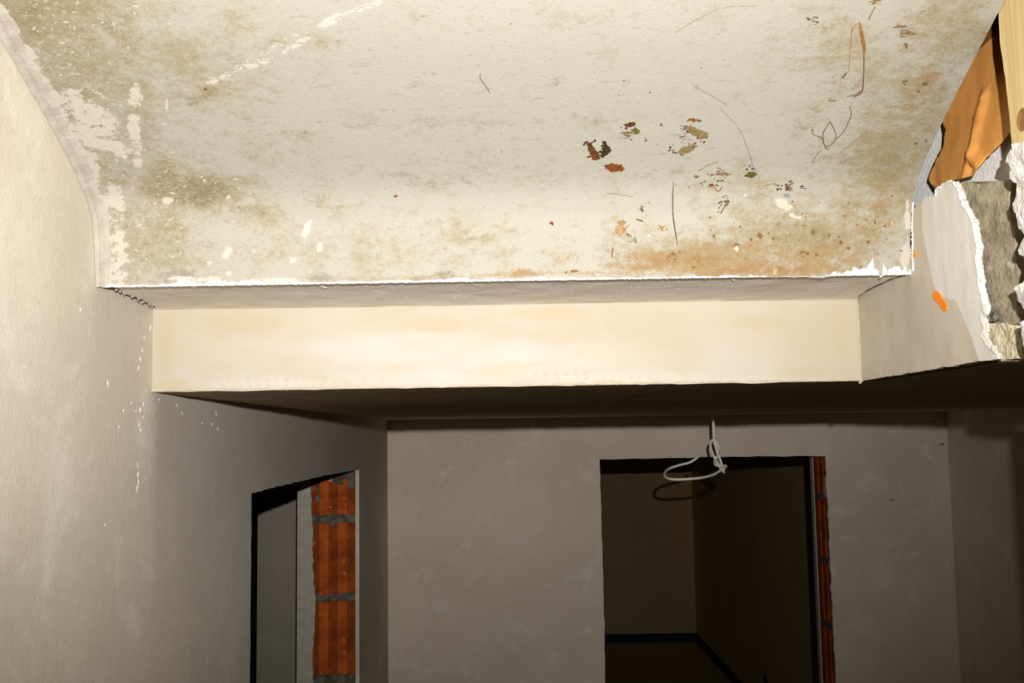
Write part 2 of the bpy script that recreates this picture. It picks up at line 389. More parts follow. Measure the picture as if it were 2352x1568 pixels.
for zc in (1.268, 1.512, 1.758, 1.996):
    for zz in ((zc - .0115 - BH,) if zc < 1.99 else (zc - .0115 - BH, zc + .0115)):
        if bme is None:
            b = obj('brick', ribbed(0.155, BH + .003, 0.012, [(0, .2, 0), (.2, .42, 1), (.42, .6, 0), (.6, .82, 1), (.82, 1, 0)], 0.003, .009), 'brick', wf); bme = b.data; bme.materials.append(M['brick_dusty'])
        else: b = obj('brick', bme, None, wf)
        b.rotation_euler = (0, 0, -math.pi / 2); b.location = (RX1 + .002, YF + .167, zz)
        if zz > zc: b.scale = (1, 1, 0.66)
    poly = jag([(YF + .013, zc - .011), (YF + .167, zc - .010), (YF + .167, zc + .011), (YF + .013, zc + .011)], 0.002, 0.01, int(zc * 100), True)
    relief('mortar_joint', poly, lambda v: (RX1 + .002, v[0], v[1]), (.011, 0, 0), (-1, 0, 0), 0.01, 0.003, 90, int(zc * 77), 'mortar', wf)
obj('plaster_return', boxes((RX1 - .003, RX1 + .014, YF + .168, YF + .20, 0, HEAD)), 'return', wf)
poly = jag([(YF + .014, 1.995), (YF + .03, 2.0), (YF + .045, 2.03), (YF + .03, 2.055), (YF + .014, 2.08)], 0.002, .01, 71, True)
relief('plaster_smear', poly, lambda v: (RX1 - .002, v[0], v[1]), (.01, 0, 0), (-1, 0, 0), 0.01, 0.003, 60, 72, 'return', wf)
bm = bmesh.new(); rnd = random.Random(8)
for (x, y, s, asp, an) in ((2145, 968, 5, .5, 0), (2163, 1020, 8, .25, .15), (2050, 1148, 6, .4, -.6)):
    p = Vector(onY(x, y, YF - .0003)); fleck(bm, p, Vector((1, 0, 0)), Vector((0, 0, 1)), Vector((0, -1, 0)), s * YF / F, asp, an, rnd, .0005)
tag(obj('wall_scuffs', bm, 'mortar', wf), 'dark scuffs near the corner', kind='stuff')

# ------------------------------------------------------------------ right wall of the room, partition beside the camera, back walls
tag(obj('wall_right', boxes((XW, XW + .19, -2.0, YF, 0, ZC)), 'wallfar'), 'narrow shaded wall beside the far wall corner', kind='structure')
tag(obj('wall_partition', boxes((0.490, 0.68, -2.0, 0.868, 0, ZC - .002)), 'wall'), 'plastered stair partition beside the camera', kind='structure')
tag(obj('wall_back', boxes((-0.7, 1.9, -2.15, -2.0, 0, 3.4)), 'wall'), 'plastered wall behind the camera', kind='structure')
# room behind the far wall
tag(obj('wall_room', boxes((-1.6, 1.95, 11.05, 11.2, 0, ZC + .25), (-1.75, -1.6, 6.6, 11.2, 0, ZC + .25)), 'room'), 'dark back wall of the room behind the far doorway', kind='structure')
tag(obj('wall_room_side', boxes((1.95, 2.1, YF + .19, 11.2, 0, ZC + .25)), 'room'), 'dark side wall of the room behind the far doorway', kind='structure')
tag(obj('baseboard_back', boxes((-1.6, 1.938, 11.036, 11.05, 0.0, 0.09)), 'blue'), 'blue foam edge strip along the back wall floor', kind='structure')
tag(obj('baseboard_right', boxes((1.938, 1.95, YF + .2, 11.05, 0.0, 0.09)), 'blue'), 'blue foam edge strip along the side wall floor', kind='structure')
# room behind the left doorway
X2 = onY(591, 1300, 4.45)[0]
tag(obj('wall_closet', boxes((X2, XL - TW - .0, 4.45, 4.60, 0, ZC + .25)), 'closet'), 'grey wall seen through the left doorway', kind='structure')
tag(obj('wall_outer_blackout', boxes((-3.1, -3.0, -1.0, 11.2, 0, ZC + .25), (-3.0, -1.0, 6.4, 6.5, 0, ZC + .25)), 'dark'), 'outer wall and added panel, blackened to stand in for darkness', kind='structure')  # second box is an added panel that turns the doorway strip black

# ------------------------------------------------------------------ ceiling beam
beam = empty('ceiling_beam', (0, YB, ZC)); beam.location = (0, 0, 0)
tag(beam, 'cream plastered beam across the stair with perforated bead showing through', 'beam', 'structure')
def grid(name, P, mat, parent, attrs):
    """P: rows x cols x 3 array of points; attrs: name -> rows x cols x 3 array of masks"""
    h, wd, _ = P.shape; me = bpy.data.meshes.new(name)
    idx = np.arange(h * wd).reshape(h, wd)
    q = np.stack([idx[:-1, :-1], idx[:-1, 1:], idx[1:, 1:], idx[1:, :-1]], -1).reshape(-1, 4)
    me.vertices.add(h * wd); me.vertices.foreach_set('co', P.reshape(-1).astype(np.float32))
    me.loops.add(q.size); me.loops.foreach_set('vertex_index', q.reshape(-1).astype(np.int32))
    me.polygons.add(len(q)); me.polygons.foreach_set('loop_start', np.arange(0, q.size, 4, dtype=np.int32))
    me.polygons.foreach_set('use_smooth', np.ones(len(q), dtype=bool)); me.update(calc_edges=True)
    for k, A in attrs.items():
        a = me.attributes.new(k, 'FLOAT_COLOR', 'POINT')
        c = np.concatenate([A.reshape(-1, 3), np.ones((h * wd, 1))], 1).astype(np.float32); a.data.foreach_set('color', c.reshape(-1))
    return obj(name, me, mat, parent)
class Paint:
    def __init__(s, P): s.x, s.y = projn(P); s.z = np.zeros_like(s.x)
    def new(s): return np.zeros_like(s.x)
    def blob(s, cx, cy, rx, ry, rot=0.0, p=2.0):
        a = math.radians(rot); dx, dy = s.x - cx, s.y - cy
        u = (dx * math.cos(a) + dy * math.sin(a)) / rx; v = (-dx * math.sin(a) + dy * math.cos(a)) / ry
        return np.exp(-(u * u + v * v) ** (p / 2))
    def seg(s, pts, wd, p=2.0):
        d2 = np.full_like(s.x, 1e9)
        for (a, b), (c, d) in zip(pts[:-1], pts[1:]):
            t = np.clip(((s.x - a) * (c - a) + (s.y - b) * (d - b)) / ((c - a) ** 2 + (d - b) ** 2 + 1e-9), 0, 1)
            d2 = np.minimum(d2, (s.x - a - t * (c - a)) ** 2 + (s.y - b - t * (d - b)) ** 2)
        return np.exp(-(d2 / wd ** 2) ** (p / 2))

def m_beam():
    t = NT('beam_plaster', 0.8, 0.25); a, d, l = t.attr('mask')
    n1 = t.noise(7, 5, 0.6); n2 = t.noise(30, 5, 0.6, stretch=(.3, 1, 1)); n3 = t.noise(420, 3, .6)
    c = t.mix(t.ramp(t.math('ADD', n1, t.math('MULTIPLY', t.math('SUBTRACT', n2, .5), .4)), 0.36, 0.66), (.400, .345, .262), (.415, .368, .305))
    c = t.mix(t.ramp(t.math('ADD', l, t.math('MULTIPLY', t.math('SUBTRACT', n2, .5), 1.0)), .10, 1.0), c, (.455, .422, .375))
    c = t.mix(t.ramp(t.math('ADD', a, t.math('MULTIPLY', t.math('SUBTRACT', n2, .5), .5)), .3, .8, 0, .8), c, (.40, .335, .235))
    c = t.mix(t.math('MULTIPLY', d, .95, True), c, (.42, .36, .285))
    t.bump(n3, 0.18, 0.0010); return t.done(c)
gx = np.linspace(XL, XR, 760); gz = np.linspace(ZC, ZB + .009, 100)
Xg, Zg = np.meshgrid(gx, gz); rs = np.random.RandomState(4)
wob = np.interp(gx, np.linspace(XL, XR, 40), rs.normal(0, .0006, 40))
Yg = np.full_like(Xg, YB) + 0.0008 * np.sin(Xg * 9) * np.cos(Zg * 30)
lo = (Zg - ZC) < .0015; Zg = np.where(lo, Zg + wob[None, :], Zg)
P = np.stack([Xg, Yg, Zg], -1); pt = Paint(P)
A, D, Lt = pt.new(), pt.new(), pt.new()
for b in ((400, 880, 40, 14), (380, 780, 25, 90), (1850, 855, 70, 14), (1270, 720, 120, 20), (1740, 740, 90, 22), (1930, 760, 25, 80), (560, 740, 120, 25), (1000, 745, 100, 22), (1400, 877, 40, 5)): A = np.maximum(A, pt.blob(*b))
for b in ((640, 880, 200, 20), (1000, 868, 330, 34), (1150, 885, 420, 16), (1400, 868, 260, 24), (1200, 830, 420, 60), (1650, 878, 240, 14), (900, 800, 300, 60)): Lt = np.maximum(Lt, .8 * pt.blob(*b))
for x0, x1, y0, y1, r, st in ((482, 745, 874, 869, 7.2, 20.5), (770, 880, 875, 872, 4.5, 19), (492, 740, 888, 884, 4.2, 20.5), (1230, 1345, 861, 857, 6.0, 20), (1285, 1530, 869, 866, 4.6, 20)):
    n = int((x1 - x0) / st)
    for k in range(n + 1):
        f = k / n; D = np.maximum(D, pt.blob(x0 + (x1 - x0) * f, y0 + (y1 - y0) * f, r, r, 0, 5) * rs.uniform(.35, 1))
for b in ((1170, 842, 60, 7), (560, 810, 0.1, .1), (1240, 835, 40, 5), (920, 845, 50, 4)): D = np.maximum(D, .5 * pt.blob(*b))
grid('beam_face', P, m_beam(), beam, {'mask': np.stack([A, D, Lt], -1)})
obj('beam_body', boxes((XL + .0005, XR, YB + .002, YB + .20, ZC + .101, ZT)), 'strip', beam)
# feathered plaster lip along the beam's lower edge
bm = bmesh.new(); rnd = random.Random(12); A = []; B = []; C = []
for k in range(261):
    x = XL + (XR - XL) * k / 260; d = .0012 + abs(rnd.gauss(0, .0006)); z = ZC + .0012 + rnd.gauss(0, .0002)
    A.append(bm.verts.new((x, YB - .0003, z + .0025))); B.append(bm.verts.new((x, YB - .0014, z - .0004))); C.append(bm.verts.new((x, YB + .006, z - d * .6)))
for k in range(260):
    bm.faces.new([A[k], A[k + 1], B[k + 1], B[k]]); bm.faces.new([B[k], B[k + 1], C[k + 1], C[k]])
obj('plaster_lip', bm, 'ridge', beam)
# trowel ridge down the right inner corner of the beam
path = [Vector(onY(x, y, YB - .001)) for (x, y) in ((1970, 697), (1971, 730), (1974, 770), (1976, 820), (1979, 850), (1981, 872), (1973, 880))]
obj('corner_ridge', tube(catmull(path, 6), [0.0016 + .0006 * math.sin(k * 1.7) for k in range(37)], 6), 'ridge', beam)
# short plaster lumps where face and strip meet
bm = bmesh.new()
for (x, y, s) in ((531, 709, 6), (680, 705, 5), (728, 700, 13), (626, 707, 3), (997, 698, 5), (470, 710, 5), (2060, 760, 0.1)):
    p = Vector(onZ(x, y, ZB + .0065)); fleck(bm, p, Vector((1, 0, 0)), Vector((0, 1.6, 0)), Vector((0, 0, -1)), s * p.y / F, .7, 0, rnd, .004, 9)
tag(obj('plaster_lumps', bm, 'wallR', beam), 'small plaster lumps along the joint', kind='stuff')

# ------------------------------------------------------------------ stair flight seen from below
flight = empty('stair_flight')
tag(flight, 'stained concrete underside of the upper stair flight', 'stair flight')
prof = catmull([(1.1415, 2.4285, 0), (1.139, 2.45, 0), (1.134, 2.478, 0), (1.125, 2.508, 0), (1.100, 2.537, 0), (1.040, 2.573, 0), (0.975, 2.606, 0), (0.909, 2.637, 0), (0.80, 2.690, 0)], 12)
prof = [(p.x, p.y) for p in prof]
pa = np.array(prof); sl = np.concatenate([[0], np.cumsum(np.hypot(*np.diff(pa, axis=0).T))])
NR, NC = 400, 720
ss = np.linspace(0, sl[-1], NR); Yp = np.interp(ss, sl, pa[:, 0]); Zp = np.interp(ss, sl, pa[:, 1])
XS0, XS1 = XL + .001, XR - .0005
gx = np.linspace(XS0, XS1, NC)
P = np.zeros((NR, NC, 3)); P[..., 0] = gx[None, :]; P[..., 1] = Yp[:, None]; P[..., 2] = Zp[:, None]
und = 0.0 * np.sin(gx * 7 + 1)[None, :] * np.sin(ss * 25)[:, None]; P[..., 1] += und
def onS(x, y, off=0.0):
    """pixel -> point on the underside, lifted towards the viewer by off"""
    d = ray(x, y); best = None
    for (a, b) in zip(prof[:-1], prof[1:]):
        # t*dy = a0 + s*(b0-a0);  E + t*dz = a1 + s*(b1-a1)
        m = np.array([[d[1], -(b[0] - a[0])], [d[2], -(b[1] - a[1])]]); r = np.array([a[0], a[1] - E])
        try: t, s = np.linalg.solve(m, r)
        except Exception: continue
        if -1e-6 <= s <= 1 + 1e-6 and t > 0 and (best is None or t < best[0]): best = (t, a, b)
    if best is None: t = (prof[0][0]) / d[1]; a, b = prof[0], prof[1]
    else: t, a, b = best
    e = np.array([0, b[0] - a[0], b[1] - a[1]]); e /= np.linalg.norm(e); nr = np.array([0, -abs(e[2]), -abs(e[1])])
    return Vector(EYE + d * t + nr * off), Vector(e), Vector(nr)
pt = Paint(P); B_ = pt.blob; S_ = pt.seg
W, Fd, Oc, Tn, Gr, Br = (pt.new() for _ in range(6))
mx = np.maximum
junc = [(-40, 10), (0, 70), (60, 160), (130, 285), (190, 400), (222, 470), (224, 560), (230, 655)]
W = mx(W, S_(junc, 36, 4) * 1.0)
for b in ((215, 285, 55, 80, -20), (185, 235, 40, 60, -20), (310, 235, 18, 45), (308, 300, 16, 60), (316, 350, 11, 45), (250, 330, 70, 25, 20), (262, 470, 25, 60), (262, 560, 32, 40), (275, 620, 28, 50), (385, 462, 16, 10), (205, 390, 26, 60)): W = mx(W, .78 * B_(*b, p=3))
for b in ((705, 525, 9, 26, 25), (735, 568, 9, 14), (672, 598, 8, 8), (520, 580, 12, 16, 30), (525, 628, 7, 7), (483, 605, 9, 6), (450, 640, 60, 8, 0), (640, 642, 70, 5), (1800, 470, 26, 12, 40), (1830, 497, 22, 6, 20), (1712, 447, 6, 4), (1693, 570, 5, 6), (383, 240, 3, 28), (1490, 540, 4, 4), (2085, 520, 8, 60), (2080, 590, 12, 30)): W = mx(W, .8 * B_(*b, p=3))
W = mx(W, .44 * S_([(480, 192), (560, 160), (640, 125), (690, 97), (720, 75), (800, 30), (870, 4)], 10))
W = mx(W, .66 * B_(745, 55, 46, 9, -33)); W = mx(W, .62 * B_(685, 94, 16, 5, -30)); W = mx(W, .6 * B_(565, 152, 26, 6, -28)); W = mx(W, .55 * B_(830, 22, 40, 6, -25))
for b in ((150, 120, 150, 180), (230, 330, 130, 220), (330, 480, 130, 110), (300, 590, 110, 70), (390, 380, 90, 150), (90, 30, 120, 90)): Fd = mx(Fd, B_(*b))
for b, v in (((1750, 620, 330, 26), .9), ((1560, 595, 190, 28), .85), ((1700, 570, 140, 40), .55), ((1900, 590, 190, 50), .62), ((1800, 600, 330, 45), .62), ((1480, 610, 110, 30), .7), ((1200, 628, 75, 13), 1.0), ((1120, 632, 60, 8), .8), ((1330, 626, 120, 10), .7), ((2020, 420, 60, 130), .42), ((2120, 200, 60, 160, 25), .45), ((2040, 60, 140, 80), .32), ((1985, 520, 80, 60), .5), ((1425, 535, 18, 22), .75), ((1930, 190, 30, 30), .4), ((2250, 20, 60, 60), .4), ((1000, 634, 70, 8), .5), ((1870, 330, 50, 90), .25)): Oc = mx(Oc, v * B_(*b))
for b, v in (((180, 200, 260, 330), .62), ((330, 560, 230, 130), .62), ((60, 20, 260, 120), .85), ((470, 445, 130, 55), .95), ((370, 415, 70, 70), .8), ((590, 490, 90, 50), .75), ((480, 210, 30, 25), .9), ((450, 150, 200, 160), .45), ((640, 90, 140, 70), .4), ((600, 330, 200, 80), .38), ((760, 460, 130, 60), .45), ((830, 580, 160, 40), .35), ((1080, 550, 100, 20), .5), ((1160, 580, 60, 16), .55), ((2000, 480, 220, 160), .68), ((2100, 250, 160, 220), .62), ((2200, 60, 150, 120), .70), ((1880, 550, 230, 90), .95), ((1640, 590, 260, 50), .8), ((2030, 400, 90, 180), .8), ((1950, 130, 120, 150), .48), ((1750, 430, 200, 80), .32), ((1020, 395, 200, 40), .25), ((760, 560, 560, 80), .42), ((1250, 600, 300, 60), .25), ((920, 640, 260, 10), .6), ((320, 250, 70, 160), .62)): Tn = mx(Tn, v * B_(*b))
for b, v in (((955, 195, 70, 40), .42), ((1270, 195, 60, 25), .45), ((1050, 280, 330, 26), .55), ((820, 275, 120, 40), .5), ((1500, 265, 160, 26), .5), ((900, 410, 260, 30), .45), ((1300, 400, 260, 28), .35), ((460, 440, 120, 40), .7), ((540, 470, 60, 30), .6), ((415, 630, 55, 14), 1.0), ((735, 637, 50, 12), .9), ((1020, 632, 55, 12), .9), ((240, 60, 90, 40), .5), ((440, 230, 35, 25), .5), ((1700, 300, 200, 50), .30), ((1950, 360, 120, 80), .3), ((2020, 630, 80, 14), .6), ((1750, 633, 200, 8), .6), ((1420, 330, 30, 30), .2)): Gr = mx(Gr, v * B_(*b))
rs = np.random.RandomState(21)
dots = [(1745, 541, 8, 10, -25), (1867, 533, 6, 9), (1904, 542, 4, 4), (1931, 556, 6, 6), (1949, 570, 6, 6), (1994, 556, 6, 6), (1855, 582, 6, 5), (1875, 585, 5, 5), (1840, 580, 4, 3), (1692, 563, 8, 7), (1725, 550, 5, 5), (1776, 548, 4, 4), (2070, 575, 4, 4), (1990, 505, 3, 3), (1969, 516, 4, 3), (2032, 520, 4, 4), (2010, 508, 4, 4), (2048, 450, 6, 4), (1640, 540, 3, 3), (1700, 520, 4, 4), (1780, 580, 4, 3), (2104, 330, 5, 5), (2110, 210, 5, 4), (2080, 102, 7, 4), (2082, 108, 3, 6), (909, 450, 4, 5), (1267, 511, 4, 5), (1152, 348, 3, 3), (1150, 307, 3, 2), (1173, 55, 2, 3), (472, 205, 5, 6)]
for d in dots:
    d = (d[0], d[1], d[2] * .8, d[3] * .8) + d[4:]
    Br = mx(Br, B_(*d, p=6))
for k in range(70):
    x, y = rs.uniform(1560, 2090), rs.uniform(470, 630)
    Br = mx(Br, .8 * B_(x, y, rs.uniform(1.6, 3.6), rs.uniform(1.6, 3.4), 0, 6))
for k in range(60):
    x, y = rs.uniform(1380, 2150), rs.uniform(120, 470)
    Br = mx(Br, .65 * B_(x, y, rs.uniform(1.4, 3.0), rs.uniform(1.4, 3.2), rs.uniform(0, 90), 6))
for b, v in (((2070, 70, 45, 30, 20), .42), ((2125, 190, 22, 14, -40), .5), ((2120, 225, 30, 22, -20), .42), ((2080, 195, 26, 14), .40), ((1955, 190, 26, 30), .4), ((1650, 400, 50, 24), .42), ((1810, 432, 40, 14), .45), ((1570, 320, 40, 36, -40), .42), ((1655, 470, 16, 22, 30), .40), ((1440, 300, 25, 30), .40), ((1440, 540, 26, 26), .38), ((1530, 560, 16, 20), .36), ((1910, 235, 34, 20), .4), ((1880, 45, 20, 40), .2), ((2010, 5, 30, 12), .45), ((2120, 110, 20, 20), .32), ((2000, 440, 60, 20), .3), ((1620, 600, 120, 20), .28), ((1330, 620, 40, 8), .4)): Br = mx(Br, (v + .07) * B_(*b))
rs2 = np.random.RandomState(2)
def m_soffit():
    t = NT('stained_concrete', 0.85, 0.3); W, Fd, Oc = t.attr('mask_a'); Tn, Gr, Br = t.attr('mask_b')
    sub = lambda v, k: t.math('MULTIPLY', t.math('SUBTRACT', v, .5), k * 2.0)
    add = lambda *v: v[0] if len(v) == 1 else t.math('ADD', v[0], add(*v[1:]))
    n1 = t.noise(5, 3, .62); n2 = t.noise(24, 4, .66); n3 = t.noise(90, 4, .7, stretch=(.6, 1, 1)); n4 = t.noise(420, 2, .6); n5 = t.noise(150, 3, .7, stretch=(.35, 1, 1)); n6 = t.noise(230, 3, .75)
    pale, tan, tan2 = (0.300, 0.283, 0.240), (0.224, 0.182, 0.112), (0.145, 0.113, 0.062)
    c = t.mix(t.ramp(add(Tn, sub(n1, .35), sub(n2, .45), sub(n3, .60), sub(n6, .45)), .10, .90), pale, tan)
    c = t.mix(t.ramp(add(Tn, sub(n2, .6), sub(n3, .7), sub(n6, .7)), .72, 1.25, 0, .65), c, tan2)
    c = t.mix(t.ramp(n2, .54, .70, 0, .35), c, (0.251, 0.213, 0.145))
    c = t.mix(t.ramp(add(Gr, sub(n3, .8), sub(n6, .6), sub(n2, .3)), .25, 1.1, 0, .48), c, (0.132, 0.121, 0.099))
    c = t.mix(t.ramp(add(Oc, sub(n2, .5), sub(n3, .7), sub(n6, .6)), .25, .95, 0, .85), c, (0.232, 0.150, 0.070))
    c = t.mix(t.ramp(add(Oc, sub(n1, .3), sub(n5, .8)), .70, 1.15, 0, .6), c, (0.185, 0.101, 0.037))
    c = t.mix(t.ramp(n5, .58, .72, 0, .30), c, (0.150, 0.126, 0.084))
    c = t.mix(t.ramp(n4, .60, .72, 0, .30), c, (0.106, 0.092, 0.069))
    c = t.mix(t.ramp(n4, .40, .28, 0, .25), c, (0.370, 0.348, 0.295))
    c = t.mix(t.ramp(add(Br, sub(n3, .55), sub(n5, .55)), .47, .60, 0, .85), c, (0.120, 0.062, 0.024))
    # white plaster: trowelled smears and loose flecks
    wn = t.noise(55, 6, .75, stretch=(.7, 1, 1)); wm = t.math('MULTIPLY', t.ramp(W, .12, .34), t.ramp(add(W, sub(wn, 2.0), sub(n6, .7)), .40, .60, 0, .92))
    fl = t.noise(120, 3, .6, stretch=(.55, 1.1, 1.1), dist=2.0); fm = t.ramp(add(t.math('MULTIPLY', Fd, .20), fl), .80, .825, 0, .85)
    c = t.mix(fm, c, (0.352, 0.321, 0.264)); c = t.mix(wm, c, (0.415, 0.375, 0.322))
    t.bump(t.noise(260, 2, .7), .30, .0010)
    return t.done(c)
grid('soffit', P, m_soffit(), flight, {'mask_a': np.stack([W, Fd, Oc], -1), 'mask_b': np.stack([Tn, Gr, Br], -1)})
# solid slab above the underside, rising past the camera
low = [(p[0], p[1]) for p in prof]; low = [(y + .0025, z + .0025) for y, z in low]
low[0] = (low[0][0] + .001, 2.436)
body = [low[0]] + low[1:-1] + [(0.80, 2.6925), (0.1, 3.034), (-.35, 3.254), (-.35, 3.45), (0.1, 3.25), (0.9, 2.86), (1.319, 2.80), (1.319, 2.436)]
obj('flight_body', prism(body, toX(XL + .001), (XS1 - XL - .0015, 0, 0)), 'rawconc', flight)
obj('rising_soffit', prism([(0.80, 2.690), (0.80, 2.6915), (-.35, 3.253), (-.35, 3.2515)], toX(XL + .001), (XS1 - XL - .0015, 0, 0)), 'rawconc', flight)

# plastered strip between the flight and the beam
sn = vnoise(77)
left = jag([(1.1430, XL + .0015), (1.16, XL + .010), (1.22, XL + .014), (YB - .03, XL + .010), (YB - .001, XL + .004)], .0020, .006, 81)
right = jag([(YB - .001, XR - .004), (1.25, XR - .011), (1.185, XR - .010), (1.146, XR - .001)], .0009, .008, 82)
front = jag([(1.1432, XR - .001), (1.1432, 0.2), (1.1432, -.2), (1.1432, XL + .0015)], .0002, .006, 83)
poly = [(q[1], q[0]) for q in left + right] + [(q[1], q[0]) for q in front[1:-1]]
st = relief('soffit_strip', poly, lambda v: (v[0], v[1], 2.4315 - (v[1] - 1.14) * .039), (0, 0, .0055), (0, 0, -1), .018, .0012, 30, 84, 'strip', flight)
bm = bmesh.new(); rnd = random.Random(86)
for (y_, x_) in left[4:-3:2]:
    fleck(bm, Vector((x_ - .0005, y_, 2.4312 - (y_ - 1.14) * .039)), Vector((1, 0, 0)), Vector((0, 1, 0)), Vector((0, 0, -1)), rnd.uniform(.0015, .0034), .8, rnd.uniform(0, 3), rnd, .003, 6)
tag(obj('plaster_crumbs', bm, 'fill', flight), 'plaster crumbs along the torn strip end', kind='stuff')
st['label'] = 'plastered strip between concrete and beam'
bm = bmesh.new(); rnd = random.Random(31)
for k in range(170):
    x, y = rnd.uniform(700, 1700), rnd.uniform(652, 690); p = Vector(onZ(x, y, ZB + .0068)); p.z = 2.4312 - (p.y - 1.14) * .039
    fleck(bm, p, Vector((1, 0, 0)), Vector((0, 1, 0)), Vector((0, 0, -1)), rnd.choice((.0006, .0008, .0011)), 1, 0, rnd, .0007, 6)
for (x, y, s, a) in ((1685, 641, 7, .5), (1725, 655, 8, .4), (745, 658, 11, .3), (740, 655, 8, -.6), (1757, 688, 5, 0), (1084, 648, 5, 1.5)):
    p = Vector(onZ(x, y, ZB + .0066)); fleck(bm, p + Vector((0, 0, -.0006)), Vector((1, 0, 0)), Vector((0, 1.5, 0)), Vector((0, 0, -1)), s * p.y / F, .3, a, rnd, .0015)
tag(obj('plaster_grains', bm, 'white', flight), 'white grains on the strip', kind='stuff')
# ragged white plaster edge along the foot of the concrete
rnd = random.Random(41); nsE = vnoise(141); bm = bmesh.new(); A = []; B = []; C = []
hs = [(235, 5), (300, 3), (390, 6), (410, 18), (470, 10), (500, 13), (560, 9), (600, 14), (630, 7), (660, 16), (690, 5), (720, 4), (850, 5), (1000, 5), (1050, 8), (1100, 4), (1280, 7), (1300, 4), (1500, 4), (1640, 5), (1720, 6), (1800, 3), (1900, 6), (1945, 20), (1990, 26), (2010, 44), (2040, 40), (2070, 36), (2090, 20)]
N = 620
for k in range(N + 1):
    x = 235 + (2092 - 235) * k / N; yb = np.interp(x, [235, 300, 700, 1176, 1700, 2060, 2092], [656, 657, 651, 642.5, 637, 638, 627]) 
    h = np.interp(x, [q[0] for q in hs], [q[1] for q in hs]) * (.62 + .8 * nsE(x * .045, 2.2) + .5 * nsE(x * .21, 5.5) + rnd.uniform(-.12, .12))
    h = max(h, 1.2)
    q0, e, nr = onS(x, min(yb, 655) + 1.0, .0006); q0.z = 2.4283 - rnd.uniform(0, .0008); q0.y = 1.1404
    q1, e, nr = onS(x, yb - h * .55, .0008 + .0006 * rnd.random()); q2, e, nr = onS(x, yb - h, .0002)
    A.append(bm.verts.new(q0)); B.append(bm.verts.new(q1)); C.append(bm.verts.new(q2))
for k in range(N):
    bm.faces.new([A[k], A[k + 1], B[k + 1], B[k]]); bm.faces.new([B[k], B[k + 1], C[k + 1], C[k]])
obj('plaster_edge', bm, 'white', flight)['label'] = 'ragged white plaster edge along the concrete foot'
# rough plaster fillet in the corner of wall and flight
rnd = random.Random(51); ns1, ns2 = vnoise(91), vnoise(92); bm = bmesh.new(); rows = []
NS = 420
for i in range(NS + 1):
    s = sl[-1] * i / NS; y = np.interp(s, sl, pa[:, 0]); z = np.interp(s, sl, pa[:, 1]); y2 = np.interp(min(s + .002, sl[-1]), sl, pa[:, 0]); z2 = np.interp(min(s + .002, sl[-1]), sl, pa[:, 1])
    e = np.array([y2 - y, z2 - z]); e = e / (np.linalg.norm(e) or 1) if i < NS else e_prev; e_prev = e
    nr = np.array([-abs(e[1]), -abs(e[0])]); row = []
    wd = .015 + .005 * ns1(s * 40, 3.3) + .0010 * ns2(s * 120, .5); dp = .005 + .001 * ns2(s * 40, 7.1)
    for (u, d) in ((0.0, 1.3 + .12 * ns1(s * 200, 2)), (.14, 1.10), (.30, .86 + .10 * ns2(s * 70, 5)), (.36, .55), (.55, .56 + .08 * ns1(s * 80, 9)), (.62, .30), (.85, .16), (1.0 + .2 * ns2(s * 200, 1), 0.0)):
        row.append(bm.verts.new((XL + .0008 + u * wd, y + nr[0] * dp * d, z + nr[1] * dp * d)))
    rows.append(row)
for a, b in zip(rows[:-1], rows[1:]):
    for k in range(7): bm.faces.new([a[k], a[k + 1], b[k + 1], b[k]])
bmesh.ops.recalc_face_normals(bm, faces=bm.faces)
obj('corner_fillet', bm, 'fill', flight)['label'] = 'rough plaster fillet between wall and concrete'
# loose plaster flecks spattered over the concrete
bm = bmesh.new(); rnd = random.Random(131); cnt_ = 0
while cnt_ < 620:
    x, y = rnd.uniform(30, 560), rnd.uniform(5, 640)
    dens = max(math.exp(-((x - cx) / rx) ** 2 - ((y - cy) / ry) ** 2) for cx, cy, rx, ry in ((120, 100, 90, 120), (230, 340, 90, 150), (330, 500, 110, 90), (300, 600, 80, 60), (400, 420, 60, 120), (260, 60, 120, 60), (470, 440, 90, 60)))
    jl = np.interp(y, [q[1] for q in junc], [q[0] for q in junc]) + 40
    if x < jl or rnd.random() > dens: continue
    p, e, nr = onS(x, y, .0002); big = rnd.random() < .12
    fleck(bm, p, Vector((1, 0, 0)), e, nr, p.y / F * (rnd.uniform(5, 9) if big else rnd.uniform(1.2, 4.2)), rnd.uniform(.15, .55), rnd.choice((rnd.gauss(.3, .4), rnd.gauss(1.2, .4))), rnd, .0003, 7); cnt_ += 1
for k in range(150):
    f = rnd.random(); x, y = 480 + 390 * f + rnd.gauss(0, 6), 192 - 188 * f - 12 * math.sin(f * 3.1) + rnd.gauss(0, 5)
    p, e, nr = onS(x, max(y, 2), .0002); fleck(bm, p, Vector((1, 0, 0)), e, nr, p.y / F * rnd.uniform(2, 8), rnd.uniform(.12, .35), .45 + rnd.gauss(0, .12), rnd, .0003, 7)
for k in range(60):
    x, y = rnd.choice(((rnd.gauss(720, 25), rnd.gauss(545, 25)), (rnd.gauss(1825, 25), rnd.gauss(480, 15)), (rnd.gauss(540, 60), rnd.gauss(600, 25))))
    p, e, nr = onS(x, y, .0002); fleck(bm, p, Vector((1, 0, 0)), e, nr, p.y / F * rnd.uniform(1.5, 5), rnd.uniform(.2, .5), rnd.uniform(0, 3), rnd, .0003, 7)
tag(obj('plaster_flecks', bm, 'fleck', flight), 'pale plaster flecks on the concrete', kind='stuff')
